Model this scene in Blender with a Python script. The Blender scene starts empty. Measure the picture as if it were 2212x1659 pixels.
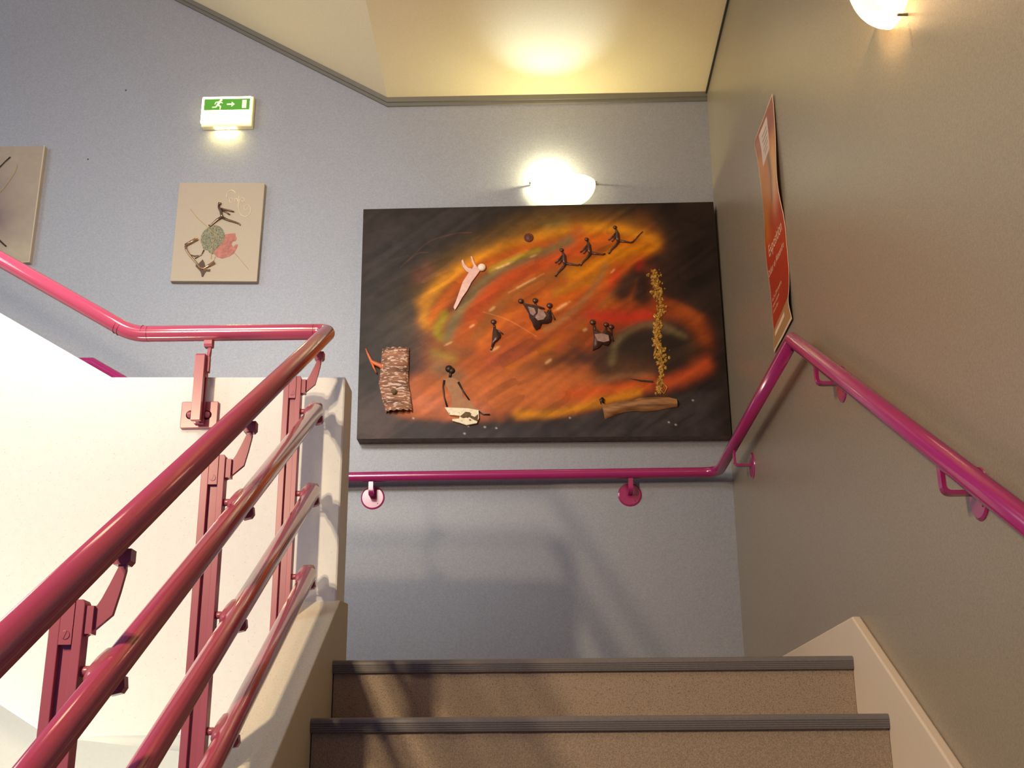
import bpy, bmesh, math, random
import numpy as np
from mathutils import Vector, Matrix, noise
random.seed(7)
C = bpy.context.scene.collection
PI = math.pi

# ------------------------------------------------------------------ camera
FPX, YAW, PIT, ROL = 2600.115, -0.0209, 0.3272, -0.0068
CAM = Vector((0.0, 0.0, -0.3368))
_f = Vector((math.sin(YAW)*math.cos(PIT), math.cos(YAW)*math.cos(PIT), math.sin(PIT)))
_r = Vector((math.cos(YAW), -math.sin(YAW), 0))
_u = _r.cross(_f)
_r2 = math.cos(ROL)*_r + math.sin(ROL)*_u
_u2 = -math.sin(ROL)*_r + math.cos(ROL)*_u
cd = bpy.data.cameras.new('camera')
cam = bpy.data.objects.new('camera', cd)
C.objects.link(cam)
cd.sensor_width = 36.0
cd.sensor_fit = 'HORIZONTAL'
cd.lens = FPX*36/2212
cd.clip_start = 0.02
M = Matrix((( _r2.x, _u2.x, -_f.x, CAM.x), (_r2.y, _u2.y, -_f.y, CAM.y), (_r2.z, _u2.z, -_f.z, CAM.z), (0, 0, 0, 1)))
cam.matrix_world = M
bpy.context.scene.camera = cam

# ------------------------------------------------------------------ world and large lights
sc = bpy.context.scene
w = bpy.data.worlds.new('world'); sc.world = w
w.use_nodes = True
bg = w.node_tree.nodes['Background']
bg.inputs[0].default_value = (0.20, 0.34, 1.0, 1)
bg.inputs[1].default_value = 0.30
sc.view_settings.view_transform = 'Standard'
sc.view_settings.look = 'None'
sc.view_settings.exposure = 0.0
sc.view_settings.gamma = 1.0
sc.view_settings.use_curve_mapping = False

def area(name, loc, target, size, energy, col, sy=None, spread=None):
    l = bpy.data.lights.new(name, 'AREA')
    if spread: l.spread = math.radians(spread)
    l.energy = energy; l.color = col; l.size = size
    if sy: l.shape = 'RECTANGLE'; l.size_y = sy
    o = bpy.data.objects.new(name, l); C.objects.link(o)
    o.location = loc
    o.rotation_euler = (Vector(target)-Vector(loc)).to_track_quat('-Z', 'Y').to_euler()
    return o
# two warm lamps on the far side of the stairwell, shining across the well at the parapet and landing
area('lamp_across_stairwell', (-2.07, -0.35, 1.14), (-0.9, 3.3, 0.6), 0.13, 66, (1.0, 0.78, 0.50), 0.13)
area('lamp_across_stairwell', (-2.07, -0.35, 1.54), (-0.9, 3.3, 0.6), 0.13, 66, (1.0, 0.78, 0.50), 0.13)
# cool fill light added high on the open left side
area('fill_left_cool', (-4.6, 1.6, 2.6), (-0.8, 4.6, 1.0), 1.6, 62, (0.80, 0.96, 0.90), 1.6)
# fill lights added over the well, washing the parapet and the left part of the back wall
area('fill_back_wall_left', (-1.2, 1.4, 2.2), (-1.2, 5.0, 1.3), 0.6, 16, (1.0, 0.66, 0.36))
area('fill_back_wall_left', (-1.3, 2.2, 2.0), (-1.35, 5.1, 1.4), 0.5, 15, (0.96, 1.0, 0.94), spread=80)
# fill light added below the landing to brighten the wall under the parapet
area('fill_below_parapet', (-1.9, 2.9, -1.0), (-1.9, 5.1, -0.8), 0.4, 54, (1.0, 0.88, 0.56))

# ------------------------------------------------------------------ measures
XR, YB, Y1, XL = 0.855, 5.147, 3.268, -0.5525
RISE, GO = 0.165, 0.282
S = RISE/GO
ZS = 2.8975
PX0 = -0.562     # parapet end
PY0, PY1 = 3.355, 3.485

def at_y(px, py, Y):
    d = _r2*((px-1106)/FPX) - _u2*((py-829.5)/FPX) + _f
    return CAM + d*(Y/d.y)
def at_x(px, py, X):
    d = _r2*((px-1106)/FPX) - _u2*((py-829.5)/FPX) + _f
    return CAM + d*(X/d.x)

# ------------------------------------------------------------------ materials
def lin(c):
    c = c/255.0
    return c/12.92 if c <= 0.04045 else ((c+0.055)/1.055)**2.4
def rgb(r, g, b): return (lin(r), lin(g), lin(b), 1)
MATS = {}
def mat(name, col, rough=0.5, metal=0.0, spec=0.5, noise_amt=0.0, noise_scale=200.0, bump=0.0, bump_scale=300.0,
        speck=None, speck_scale=900.0, speck_t=0.62, coat=0.0, stretch=None):
    if name in MATS: return MATS[name]
    m = bpy.data.materials.new(name); m.use_nodes = True
    nt = m.node_tree; N = nt.nodes; L = nt.links
    b = N['Principled BSDF']
    b.inputs['Base Color'].default_value = col
    b.inputs['Roughness'].default_value = rough
    b.inputs['Metallic'].default_value = metal
    b.inputs['Specular IOR Level'].default_value = spec
    b.inputs['Coat Weight'].default_value = coat
    b.inputs['Coat Roughness'].default_value = 0.08
    tc = N.new('ShaderNodeTexCoord')
    vec = tc.outputs['Object']
    if stretch:
        mp = N.new('ShaderNodeMapping'); mp.inputs['Scale'].default_value = stretch
        L.new(vec, mp.inputs[0]); vec = mp.outputs[0]
    colout = None
    if noise_amt:
        n = N.new('ShaderNodeTexNoise'); n.inputs['Scale'].default_value = noise_scale
        n.inputs['Detail'].default_value = 4
        L.new(vec, n.inputs['Vector'])
        r = N.new('ShaderNodeValToRGB')
        r.color_ramp.elements[0].position = 0.3; r.color_ramp.elements[1].position = 0.7
        r.color_ramp.elements[0].color = tuple(max(0, c*(1-noise_amt)) for c in col[:3])+(1,)
        r.color_ramp.elements[1].color = tuple(min(1, c*(1+noise_amt)) for c in col[:3])+(1,)
        L.new(n.outputs['Fac'], r.inputs[0]); colout = r.outputs[0]
    if speck:
        n = N.new('ShaderNodeTexNoise'); n.inputs['Scale'].default_value = speck_scale
        n.inputs['Detail'].default_value = 1
        L.new(vec, n.inputs['Vector'])
        r = N.new('ShaderNodeValToRGB')
        r.color_ramp.elements[0].position = speck_t; r.color_ramp.elements[1].position = speck_t+0.04
        r.color_ramp.elements[0].color = (0, 0, 0, 1); r.color_ramp.elements[1].color = (1, 1, 1, 1)
        L.new(n.outputs['Fac'], r.inputs[0])
        mx = N.new('ShaderNodeMix'); mx.data_type = 'RGBA'
        L.new(r.outputs[0], mx.inputs[0])
        if colout: L.new(colout, mx.inputs[6])
        else: mx.inputs[6].default_value = col
        mx.inputs[7].default_value = speck
        colout = mx.outputs[2]
    if colout: L.new(colout, b.inputs['Base Color'])
    if bump:
        n = N.new('ShaderNodeTexNoise'); n.inputs['Scale'].default_value = bump_scale
        n.inputs['Detail'].default_value = 3
        L.new(vec, n.inputs['Vector'])
        bp = N.new('ShaderNodeBump'); bp.inputs['Strength'].default_value = bump; bp.inputs['Distance'].default_value = 0.002
        L.new(n.outputs['Fac'], bp.inputs['Height']); L.new(bp.outputs[0], b.inputs['Normal'])
    MATS[name] = m
    return m
def emat(name, col, strength, base=None):
    m = bpy.data.materials.new(name); m.use_nodes = True
    b = m.node_tree.nodes['Principled BSDF']
    b.inputs['Base Color'].default_value = base or col
    b.inputs['Emission Color'].default_value = col
    b.inputs['Emission Strength'].default_value = strength
    b.inputs['Roughness'].default_value = 0.4
    MATS[name] = m
    return m
def vmat(name, rough=0.6, spec=0.3, bump=0.0, bump_scale=250, coat=0.0):
    m = bpy.data.materials.new(name); m.use_nodes = True
    nt = m.node_tree; b = nt.nodes['Principled BSDF']
    a = nt.nodes.new('ShaderNodeVertexColor'); a.layer_name = 'paint'
    nt.links.new(a.outputs[0], b.inputs['Base Color'])
    b.inputs['Roughness'].default_value = rough; b.inputs['Specular IOR Level'].default_value = spec
    b.inputs['Coat Weight'].default_value = coat
    if bump:
        tc = nt.nodes.new('ShaderNodeTexCoord')
        n = nt.nodes.new('ShaderNodeTexNoise'); n.inputs['Scale'].default_value = bump_scale
        nt.links.new(tc.outputs['Object'], n.inputs['Vector'])
        bp = nt.nodes.new('ShaderNodeBump'); bp.inputs['Strength'].default_value = bump; bp.inputs['Distance'].default_value = 0.001
        nt.links.new(n.outputs['Fac'], bp.inputs['Height']); nt.links.new(bp.outputs[0], b.inputs['Normal'])
    MATS[name] = m
    return m

mat('wall_paint_cool_light', (0.278, 0.282, 0.325, 1), 0.42, spec=0.4, noise_amt=0.10, noise_scale=160, bump=0.35, bump_scale=420, speck=(0.17, 0.175, 0.185, 1), speck_scale=420, speck_t=0.66)  # back wall: the cool light falling on it is mixed into the base colour
mat('wall_paint_warm_light', (0.282, 0.228, 0.162, 1), 0.25, spec=0.6, noise_amt=0.09, noise_scale=160, bump=0.3, bump_scale=420, speck=(0.18, 0.15, 0.11, 1), speck_scale=420, speck_t=0.66)  # right wall: warm, dimmer light is mixed into the base colour
mat('cream_paint', (0.72, 0.72, 0.71, 1), 0.55, spec=0.3, noise_amt=0.02, noise_scale=60, speck=(0.6, 0.52, 0.36, 1), speck_scale=260, speck_t=0.71)
mat('ceiling_paint', (0.87, 0.73, 0.48, 1), 0.7, spec=0.2, noise_amt=0.03, noise_scale=120, bump=0.2)
mat('grey_moulding', (0.15, 0.14, 0.125, 1), 0.45)
mat('skirting_paint', (0.65, 0.53, 0.40, 1), 0.5, noise_amt=0.03)
mat('stair_lino', (0.30, 0.228, 0.160, 1), 0.55, spec=0.3, noise_amt=0.22, noise_scale=300, speck=(0.17, 0.13, 0.095, 1), speck_scale=420, speck_t=0.60)
mat('nosing_rubber', (0.14, 0.125, 0.12, 1), 0.42, noise_amt=0.1)
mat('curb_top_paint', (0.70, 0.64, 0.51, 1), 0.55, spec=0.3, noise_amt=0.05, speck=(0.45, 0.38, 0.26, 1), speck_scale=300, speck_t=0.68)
mat('curb_side_shade', (0.54, 0.50, 0.40, 1), 0.6, noise_amt=0.05)  # curb paint darkened: shade of the side face put into the colour
mat('pink_enamel', (0.36, 0.085, 0.115, 1), 0.26, spec=0.5, coat=0.15)
mat('pink_gloss_tube', (0.38, 0.055, 0.10, 1), 0.15, spec=0.6, coat=0.5)
mat('magenta_enamel', (0.31, 0.015, 0.112, 1), 0.2, spec=0.6, coat=0.3)
mat('pink_enamel_dark', (0.10, 0.01, 0.025, 1), 0.3)
mat('dark_gap', (0.03, 0.025, 0.02, 1), 0.8)
mat('metal_clip', (0.25, 0.23, 0.19, 1), 0.35, metal=0.9)

# ------------------------------------------------------------------ helpers
def obj(name, bm, m, parent=None, smooth=False, bevel=0.0, seg=2):
    me = bpy.data.meshes.new(name)
    bmesh.ops.recalc_face_normals(bm, faces=bm.faces)
    bm.to_mesh(me); bm.free()
    me.materials.append(MATS[m] if isinstance(m, str) else m)
    o = bpy.data.objects.new(name, me); C.objects.link(o)
    if parent: o.parent = parent
    if smooth:
        for p in me.polygons: p.use_smooth = True
    if bevel:
        md = o.modifiers.new('bevel', 'BEVEL'); md.width = bevel; md.segments = seg; md.limit_method = 'ANGLE'; md.angle_limit = math.radians(40)
    return o
def thing(name, label, cat, loc=(0, 0, 0), group=None):
    o = bpy.data.objects.new(name, None); C.objects.link(o)
    o.location = loc; o['label'] = label; o['category'] = cat
    o.empty_display_size = 0.1
    if group: o['group'] = group
    return o
def tag(o, label, cat, group=None):
    o['label'] = label; o['category'] = cat
    if group: o['group'] = group
    return o
def struct(o, label=None, cat='wall'):
    o['kind'] = 'structure'
    if label: o['label'] = label; o['category'] = cat
    return o
def box(bm, a, b, off=(0, 0, 0)):
    x0, y0, z0 = a; x1, y1, z1 = b
    v = [bm.verts.new((x+off[0], y+off[1], z+off[2])) for x in (x0, x1) for y in (y0, y1) for z in (z0, z1)]
    for f in ((0, 1, 3, 2), (4, 6, 7, 5), (0, 4, 5, 1), (2, 3, 7, 6), (0, 2, 6, 4), (1, 5, 7, 3)):
        bm.faces.new([v[i] for i in f])
    return bm
def prism(bm, pts, fn0, fn1):
    a = [bm.verts.new(fn0(p)) for p in pts]; b = [bm.verts.new(fn1(p)) for p in pts]
    n = len(pts)
    bm.faces.new(a); bm.faces.new(b[::-1])
    for i in range(n):
        bm.faces.new((a[i], a[(i+1) % n], b[(i+1) % n], b[i]))
    return bm
def fillet(pts, rad, n=6):
    pts = [Vector(p) for p in pts]
    out = [pts[0]]
    for i in range(1, len(pts)-1):
        r = rad[i] if isinstance(rad, (list, tuple)) else rad
        a = (pts[i-1]-pts[i]); b = (pts[i+1]-pts[i])
        la, lb = a.length, b.length; a.normalize(); b.normalize()
        ang = a.angle(b)
        t = min(r/max(math.tan(ang/2), 1e-3), la*0.49, lb*0.49)
        p0 = pts[i]+a*t; p1 = pts[i]+b*t
        for k in range(n+1):
            s = k/n
            out.append(p0*(1-s)**2 + pts[i]*2*s*(1-s) + p1*s*s)
    out.append(pts[-1])
    return out
def tube(bm, pts, r, seg=24, caps=True, up=None, sx=1.0, sy=1.0):
    pts = [Vector(p) for p in pts]
    rr = r if isinstance(r, (list, tuple)) else [r]*len(pts)
    T = []
    for i in range(len(pts)):
        if i == 0: t = pts[1]-pts[0]
        elif i == len(pts)-1: t = pts[-1]-pts[-2]
        else: t = (pts[i]-pts[i-1]).normalized()+(pts[i+1]-pts[i]).normalized()
        T.append(t.normalized())
    nrm = Vector(up) if up else (Vector((0, 0, 1)) if abs(T[0].z) < 0.95 else Vector((0, 1, 0)))
    rings = []
    for i, p in enumerate(pts):
        t = T[i]
        nrm = (nrm - t*nrm.dot(t)).normalized()
        bn = t.cross(nrm)
        k = 1.0
        if 0 < i < len(pts)-1:
            c = (pts[i]-pts[i-1]).normalized().dot(t); k = 1/max(c, 0.5)
        ring = [bm.verts.new(p + (nrm*math.cos(2*PI*j/seg)*sx + bn*math.sin(2*PI*j/seg)*sy)*rr[i]) for j in range(seg)]
        rings.append(ring)
    for a, b in zip(rings[:-1], rings[1:]):
        for j in range(seg):
            bm.faces.new((a[j], a[(j+1) % seg], b[(j+1) % seg], b[j]))
    if caps:
        bm.faces.new(rings[0][::-1]); bm.faces.new(rings[-1])
    return bm
def lathe(bm, prof, center, axis, seg=32):
    """prof: (radius, height along axis)"""
    axis = Vector(axis).normalized()
    n = Vector((0, 0, 1)) if abs(axis.z) < 0.9 else Vector((1, 0, 0))
    n = (n-axis*n.dot(axis)).normalized(); b = axis.cross(n)
    c = Vector(center); rings = []
    for r, h in prof:
        if r < 1e-6: rings.append([bm.verts.new(c+axis*h)])
        else: rings.append([bm.verts.new(c+axis*h+(n*math.cos(2*PI*j/seg)+b*math.sin(2*PI*j/seg))*r) for j in range(seg)])
    for A, B in zip(rings[:-1], rings[1:]):
        for j in range(seg):
            k = (j+1) % seg
            if len(A) == 1 and len(B) == 1: continue
            if len(A) == 1: bm.faces.new((A[0], B[j], B[k]))
            elif len(B) == 1: bm.faces.new((A[j], A[k], B[0]))
            else: bm.faces.new((A[j], A[k], B[k], B[j]))
    return bm
def new(): return bmesh.new()

# ------------------------------------------------------------------ setting: walls and soffits
ZLO, ZHI = -2.6, 4.9
struct(obj('wall_back', box(new(), (-4.2, YB, ZLO), (XR+0.2, YB+0.2, ZHI)), 'wall_paint_cool_light'),
       'grey stairwell wall behind the big painting, cool light in its colour')
struct(obj('wall_right', box(new(), (XR, -1.2, ZLO), (XR+0.2, YB, ZHI)), 'wall_paint_warm_light'),
       'grey wall on the right with the poster, warm light in its colour')

# parapet of the next flight: level over the landing, then rising to the left
pp = [(PX0, -0.185), (PX0, 0.832), (-1.262, 0.842), (-3.4, 0.842+S*2.138), (-3.4, -0.185+S*2.07), (-1.33, -0.185)]
par = obj('wall_parapet', prism(new(), pp, lambda p: (p[0], PY0, p[1]), lambda p: (p[0], PY1, p[1])), 'cream_paint', bevel=0.006)
struct(par, 'cream white parapet wall behind the pink balustrade')

wlp = [(-0.6, ZLO), (-0.6, -0.1835), (-1.33, -0.1835), (-3.4, -0.1835+S*2.07), (-3.4, ZLO)]
struct(obj('wall_lower', prism(new(), wlp, lambda p: (p[0], YB-0.012, p[1]), lambda p: (p[0], YB-0.001, p[1])), 'cream_paint'), 'cream painted wall of the storey below')
# landing slab with the rising slab of the next flight
lp = [(XR, 0.0), (XR, -0.185), (-1.33, -0.185), (-3.4, -0.185+S*2.07), (-3.4, 1.22), (-1.25, 0.0)]
lg = box(new(), (-1.25, PY1, -0.185), (XR, YB, 0.0))
box(lg, (XL+0.001, Y1+0.05, -0.185), (XR, PY1, 0.0))
prism(lg, [(-1.25, 0.0), (-1.25, -0.185), (-1.33, -0.185)], lambda p: (p[0], PY1, p[1]), lambda p: (p[0], YB, p[1]))
land = obj('floor', lg, 'cream_paint')
land.data.materials.append(MATS['stair_lino'])
for p in land.data.polygons:
    if p.normal.z > 0.9: p.material_index = 1
struct(land, 'stair landing', 'floor')
fl2 = prism(new(), [(-1.25, 0.0), (-1.33, -0.185), (-3.4, -0.185+S*2.07), (-3.4, 1.22)], lambda p: (p[0], PY1+0.001, p[1]), lambda p: (p[0], YB, p[1]))
struct(obj('floor_rising_flight', fl2, 'cream_paint'), 'underside of the next flight', 'floor')

# ceiling: level soffit of the landing above, sloping soffits on both sides
cb = new()
prism(cb, [(XR, ZS), (-0.71, ZS), (-3.6, ZS+S*2.89), (-3.6, ZS+S*2.89+0.2), (-0.71, ZS+0.2), (XR, ZS+0.2)], lambda p: (p[0], 3.45, p[1]), lambda p: (p[0], YB, p[1]))
struct(obj('ceiling', cb, 'ceiling_paint'), 'cream soffit of the flight above', 'ceiling')
cb = new()
prism(cb, [(3.45, ZS), (1.1, ZS-S*2.35), (1.1, ZS-S*2.35+0.22), (3.45, ZS+0.2)], lambda p: (-0.55, p[0], p[1]), lambda p: (XR, p[0], p[1]))
struct(obj('ceiling_sloping', cb, 'ceiling_paint'), 'sloping soffit over the lower flight', 'ceiling')

# grey moulding where soffit meets back wall (level + rising) and right wall
def mould(name, path, dn, out):
    g = new()
    for (t0, t1, d) in ((0.0, 0.026, 0.022), (0.026, 0.043, 0.012)):
        a = []
        for p in path:
            p = Vector(p)
            a.append([p+dn*t0, p+dn*t0+out*d, p+dn*t1+out*d, p+dn*t1])
        R = [[g.verts.new(q) for q in k] for k in a]
        for A, B in zip(R[:-1], R[1:]):
            for j in range(4): g.faces.new((A[j], A[(j+1) % 4], B[(j+1) % 4], B[j]))
        g.faces.new(R[0]); g.faces.new(R[-1][::-1])
    return obj(name, g, 'grey_moulding')
struct(mould('trim_1', [(XR, YB, ZS), (-0.71, YB, ZS), (-3.6, YB, ZS+S*2.89)], Vector((0, 0, -1)), Vector((0, -1, 0))), 'grey moulding under the soffit on the back wall', 'moulding')
g = new(); box(g, (XR-0.008, 3.45, ZS-0.012), (XR, YB-0.02, ZS))
struct(obj('trim_2', g, 'dark_gap'), 'thin dark joint between soffit and right wall', 'moulding')

# skirting on the right wall, level on the landing then running down with the flight
sk = [(YB, 0.0), (YB, 0.1), (Y1-0.02, 0.1), (-0.6, 0.1+S*(-0.6-Y1+0.02)), (-0.6, -0.35+S*(-0.6-Y1+0.02)), (Y1, -0.25)]
skb = prism(new(), sk, lambda p: (XR-0.025, p[0], p[1]), lambda p: (XR, p[0], p[1]))
struct(obj('baseboard_right', skb, 'skirting_paint', bevel=0.005, seg=3), 'beige skirting board running down the right wall', 'skirting')

# ------------------------------------------------------------------ stair flight
st = thing('staircase', 'beige speckled steps with dark ribbed nosings rising to the landing', 'staircase', (0.15, Y1, 0))
def loc(o, parent):      # keep world coordinates under a moved parent
    o.parent = parent; o.location = -parent.location
    return o
def nosing_bm(y, z):
    g = new()
    prof = [(0.06, 0.0), (0.014, 0.0015)]
    for k in range(5):
        a = PI/2*(k/4); prof.append((0.012-0.012*math.sin(a), -0.010+0.0115*math.cos(a)))
    zz = -0.010
    for k in range(4):
        prof += [(0.0, zz-0.0025), (0.0018, zz-0.0032), (0.0018, zz-0.0042), (0.0, zz-0.005)]
        zz -= 0.005
    prof += [(0.001, zz-0.003), (0.006, zz-0.004), (0.03, zz-0.004), (0.06, -0.008)]
    return prism(g, prof, lambda p: (XL+0.001, y+p[0], z+p[1]), lambda p: (XR-0.026, y+p[0], z+p[1]))
for k in range(0, 11):
    y = Y1-GO*k; z = -RISE*k
    g = new()
    if k == 0:
        box(g, (XL+0.003, y+0.012, z-0.18), (XR-0.026, y+0.05, z))
    else:
        box(g, (XL+0.003, y+0.012, z-0.18), (XR-0.026, y+GO+0.012, z))
    s_ = loc(obj('step', g, 'stair_lino'), st)
    n_ = obj('nosing', nosing_bm(y, z), 'nosing_rubber', s_)
    n_['label'] = 'dark ribbed nosing strip'
# curb (stringer) along the well side of the flight
cz = lambda y: 0.120+S*(y-Y1)
cp = [(3.36, cz(3.36)), (3.50, cz(3.36)+0.012), (3.50, -0.185), (3.30, -0.42), (-0.4, cz(-0.4)-0.55), (-0.4, cz(-0.4))]
cp[0] = (3.36, cz(3.36))
g = prism(new(), cp, lambda p: (-0.66, p[0], p[1]), lambda p: (XL, p[0], p[1]))
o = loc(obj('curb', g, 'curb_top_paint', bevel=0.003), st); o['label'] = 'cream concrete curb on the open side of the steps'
o.data.materials.append(MATS['curb_side_shade'])
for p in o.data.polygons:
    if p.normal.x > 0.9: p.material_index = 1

# ------------------------------------------------------------------ balustrade
HX, HY, HZ = -0.625, 3.38, 0.985
bal = thing('balustrade', 'glossy pink steel balustrade with round rails guarding the open side of the stairs', 'railing', (-0.69, 2.0, -0.2))
def bl(name, g, m='pink_enamel', smooth=True, bevel=0, parent=None):
    o = obj(name, g, m, parent or bal, smooth=smooth, bevel=bevel)
    if parent is None: o.location = -bal.location
    return o
zt = lambda y: 0.912+S*(y-Y1)
path = fillet([(HX, 0.35, zt(0.35)), (HX, HY-0.0, HZ), (-1.22, HY, HZ+0.002), (-2.9, HY, HZ+S*1.68)], [0, 0.035, 0.16, 0], 8)
bl('handrail', tube(new(), path, 0.0245, 32), 'pink_gloss_tube')
# seams of the elbows
def seam(c, t, r=0.0247):
    t = Vector(t).normalized()
    g = new(); tube(g, [Vector(c)-t*0.0007, Vector(c)+t*0.0007], r, 32)
    return g
e = Vector((-1, 0, S)).normalized()
hr = bal.children[0]
def under(name, g, m, par, smooth=True):
    return obj(name, g, m, par, smooth=smooth)
for c, t in (((-1.172, HY, HZ+0.0017), (1, 0, 0)), ((-1.19, HY, HZ+0.004), (1, 0, -0.1)), (Vector((-1.22, HY, HZ))+e*0.055, e), (Vector((-1.22, HY, HZ))+e*0.042, e), ((-0.668, HY, HZ), (1, 0, 0))):
    under('joint_seam', seam(c, t), 'pink_enamel_dark', hr)
for dz, ye in ((0.704, 3.25), (0.466, 3.262), (0.235, 3.262)):
    ys = 0.5
    a = Vector((HX, ys, dz+S*(ys-Y1))); b = Vector((HX, ye, dz+S*(ye-Y1)))
    t = (b-a).normalized()
    pts = [a, b-t*0.003, b]
    bl('rail', tube(new(), pts, [0.0215, 0.0215, 0.019], 28), 'pink_gloss_tube')

def post(place, parent, zbot, ztop, rails, lean=False, plate=False):
    """local x: 0 = side towards the stairs, -0.05 = far side; local y: 0 front, local z: 0 = post top"""
    def P(x, y, z): return place @ Vector((x, y, z))
    def lbox(g, a, b):
        v = [g.verts.new(P(x, y, z)) for x in (a[0], b[0]) for y in (a[1], b[1]) for z in (a[2], b[2])]
        for f in ((0, 1, 3, 2), (4, 6, 7, 5), (0, 4, 5, 1), (2, 3, 7, 6), (0, 2, 6, 4), (1, 5, 7, 3)):
            g.faces.new([v[i] for i in f])
    def lprism(g, pts, y0, y1):
        prism(g, pts, lambda p: P(p[0], y0, p[1]), lambda p: P(p[0], y1, p[1]))
    D = 0.028
    g = new()
    lprism(g, [(-0.014, 0), (-0.003, 0), (0, -0.006), (0, zbot), (-0.014, zbot)], 0, D)
    lprism(g, [(-0.05, -0.006), (-0.047, 0), (-0.034, 0), (-0.034, zbot), (-0.05, zbot)], 0, D)
    lbox(g, (-0.036, 0.009, zbot), (-0.012, D-0.009, -0.002))
    po = bl('post', g, smooth=False, bevel=0.0012)
    g = new()
    lbox(g, (-0.0335, -0.001, -0.066), (-0.0145, 0.010, 0.001)); lbox(g, (-0.0335, D-0.010, -0.066), (-0.0145, D+0.006, 0.001))
    if plate:
        lbox(g, (-0.030, -0.008, -0.050), (-0.012, 0.0, -0.004))
    under('clamp_block', g, 'pink_enamel', po, False)
    # slotted screw
    ax = (place.to_3x3() @ Vector((0, -1, 0)))
    g = new(); lathe(g, [(0.0, 0.0012), (0.0062, 0.0012), (0.0068, 0.0)], P(-0.024, -0.001, -0.052), ax, 20)
    sc_ = under('screw', g, 'pink_enamel', po, False)
    g = new(); lprism(g, [(-0.0265, -0.0575), (-0.0255, -0.0580), (-0.0210, -0.0465), (-0.0220, -0.0460)], -0.0024, -0.0018)
    under('screw_slot', g, 'pink_enamel_dark', po, False)
    # arm plate up to the handrail
    g = new()
    lprism(g, [(-0.002, -0.010), (0.014, -0.008), (0.020, 0.002), (0.030, 0.024), (0.040, 0.048), (0.040, 0.070), (0.050, 0.070), (0.052, 0.044), (0.046, 0.012), (0.038, -0.022), (0.003, -0.053), (-0.002, -0.053)], 0.010, 0.019)
    under('arm', g, 'pink_enamel', po, False)
    g = new(); lbox(g, (-0.001, 0.004, -0.050), (0.012, 0.024, -0.009))
    under('arm_socket', g, 'pink_enamel', po, False)
    # saddle under the handrail
    g = new(); lprism(g, [(0.030, 0.060), (0.034, 0.052), (0.054, 0.052), (0.059, 0.058), (0.059, 0.076), (0.030, 0.076)], 0.006, 0.030)
    under('saddle', g, 'pink_enamel', po, False)
    # stubs for the lower rails
    for rz in rails:
        g = new()
        c0 = P(-0.012, D/2, rz); c1 = P(0.030, D/2, rz)
        tube(g, [c0, c1], 0.008, 16)
        under('rail_stub', g, 'pink_enamel', po)
        g = new()
        t = Vector((0, 1, S)).normalized()
        cc = Vector((HX-0.0105, c1.y, c1.z+0.004))
        tube(g, [cc-t*0.056+Vector((0.014, 0, 0)), cc-t*0.036, cc-t*0.012, cc+t*0.012, cc+t*0.036, cc+t*0.056+Vector((0.014, 0, 0))], [0.009, 0.0165, 0.0185, 0.0185, 0.0165, 0.009], 24)
        under('rail_collar', g, 'pink_enamel', po)
        g = new(); lprism(g, [(0.036, rz-0.028), (0.040, rz-0.034), (0.057, rz-0.030), (0.062, rz-0.022), (0.060, rz-0.006), (0.036, rz-0.010)], D-0.004, D+0.014)
        under('rail_clip', g, 'pink_enamel', po, False)
    return po
for Y in (3.23, 2.482, 1.768, 1.04):
    n0 = S*(Y-Y1)
    D = 0.014
    rails = [r_ + S*0.014 - 0.815 for r_ in (0.704, 0.466, 0.235)]
    post(Matrix.Translation((-0.668, Y, 0.815+n0)), bal, -1.10, 0.0, rails)
# post bolted to the parapet face: same post turned a quarter
PXC = at_y(428, 850, 3.30).x
tp = Matrix.Translation((PXC+0.013, PY0-0.012, 0.890)) @ Matrix.Rotation(PI/2, 4, 'Z')
pp_ = post(tp, bal, -0.205, 0, [], plate=True)
g = new(); a = at_y(393, 868, PY0-0.012); b = at_y(468, 924, PY0-0.012)
box(g, (a.x, PY0-0.013, b.z), (b.x, PY0+0.001, a.z))
mp = under('mounting_plate', g, 'pink_enamel', pp_, False)
mp.modifiers.new('bevel', 'BEVEL').width = 0.002
for px_, py_ in ((411, 896), (447, 896)):
    c = at_y(px_, py_, PY0-0.014)
    g = new(); lathe(g, [(0.0, 0.0125), (0.005, 0.0115), (0.0085, 0.008), (0.0105, 0.002), (0.0105, 0.0), (0.0135, 0.0), (0.0135, -0.002)], (c.x, PY0-0.013, c.z), (0, -1, 0), 24)
    under('dome_bolt', g, 'pink_enamel', pp_)

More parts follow.
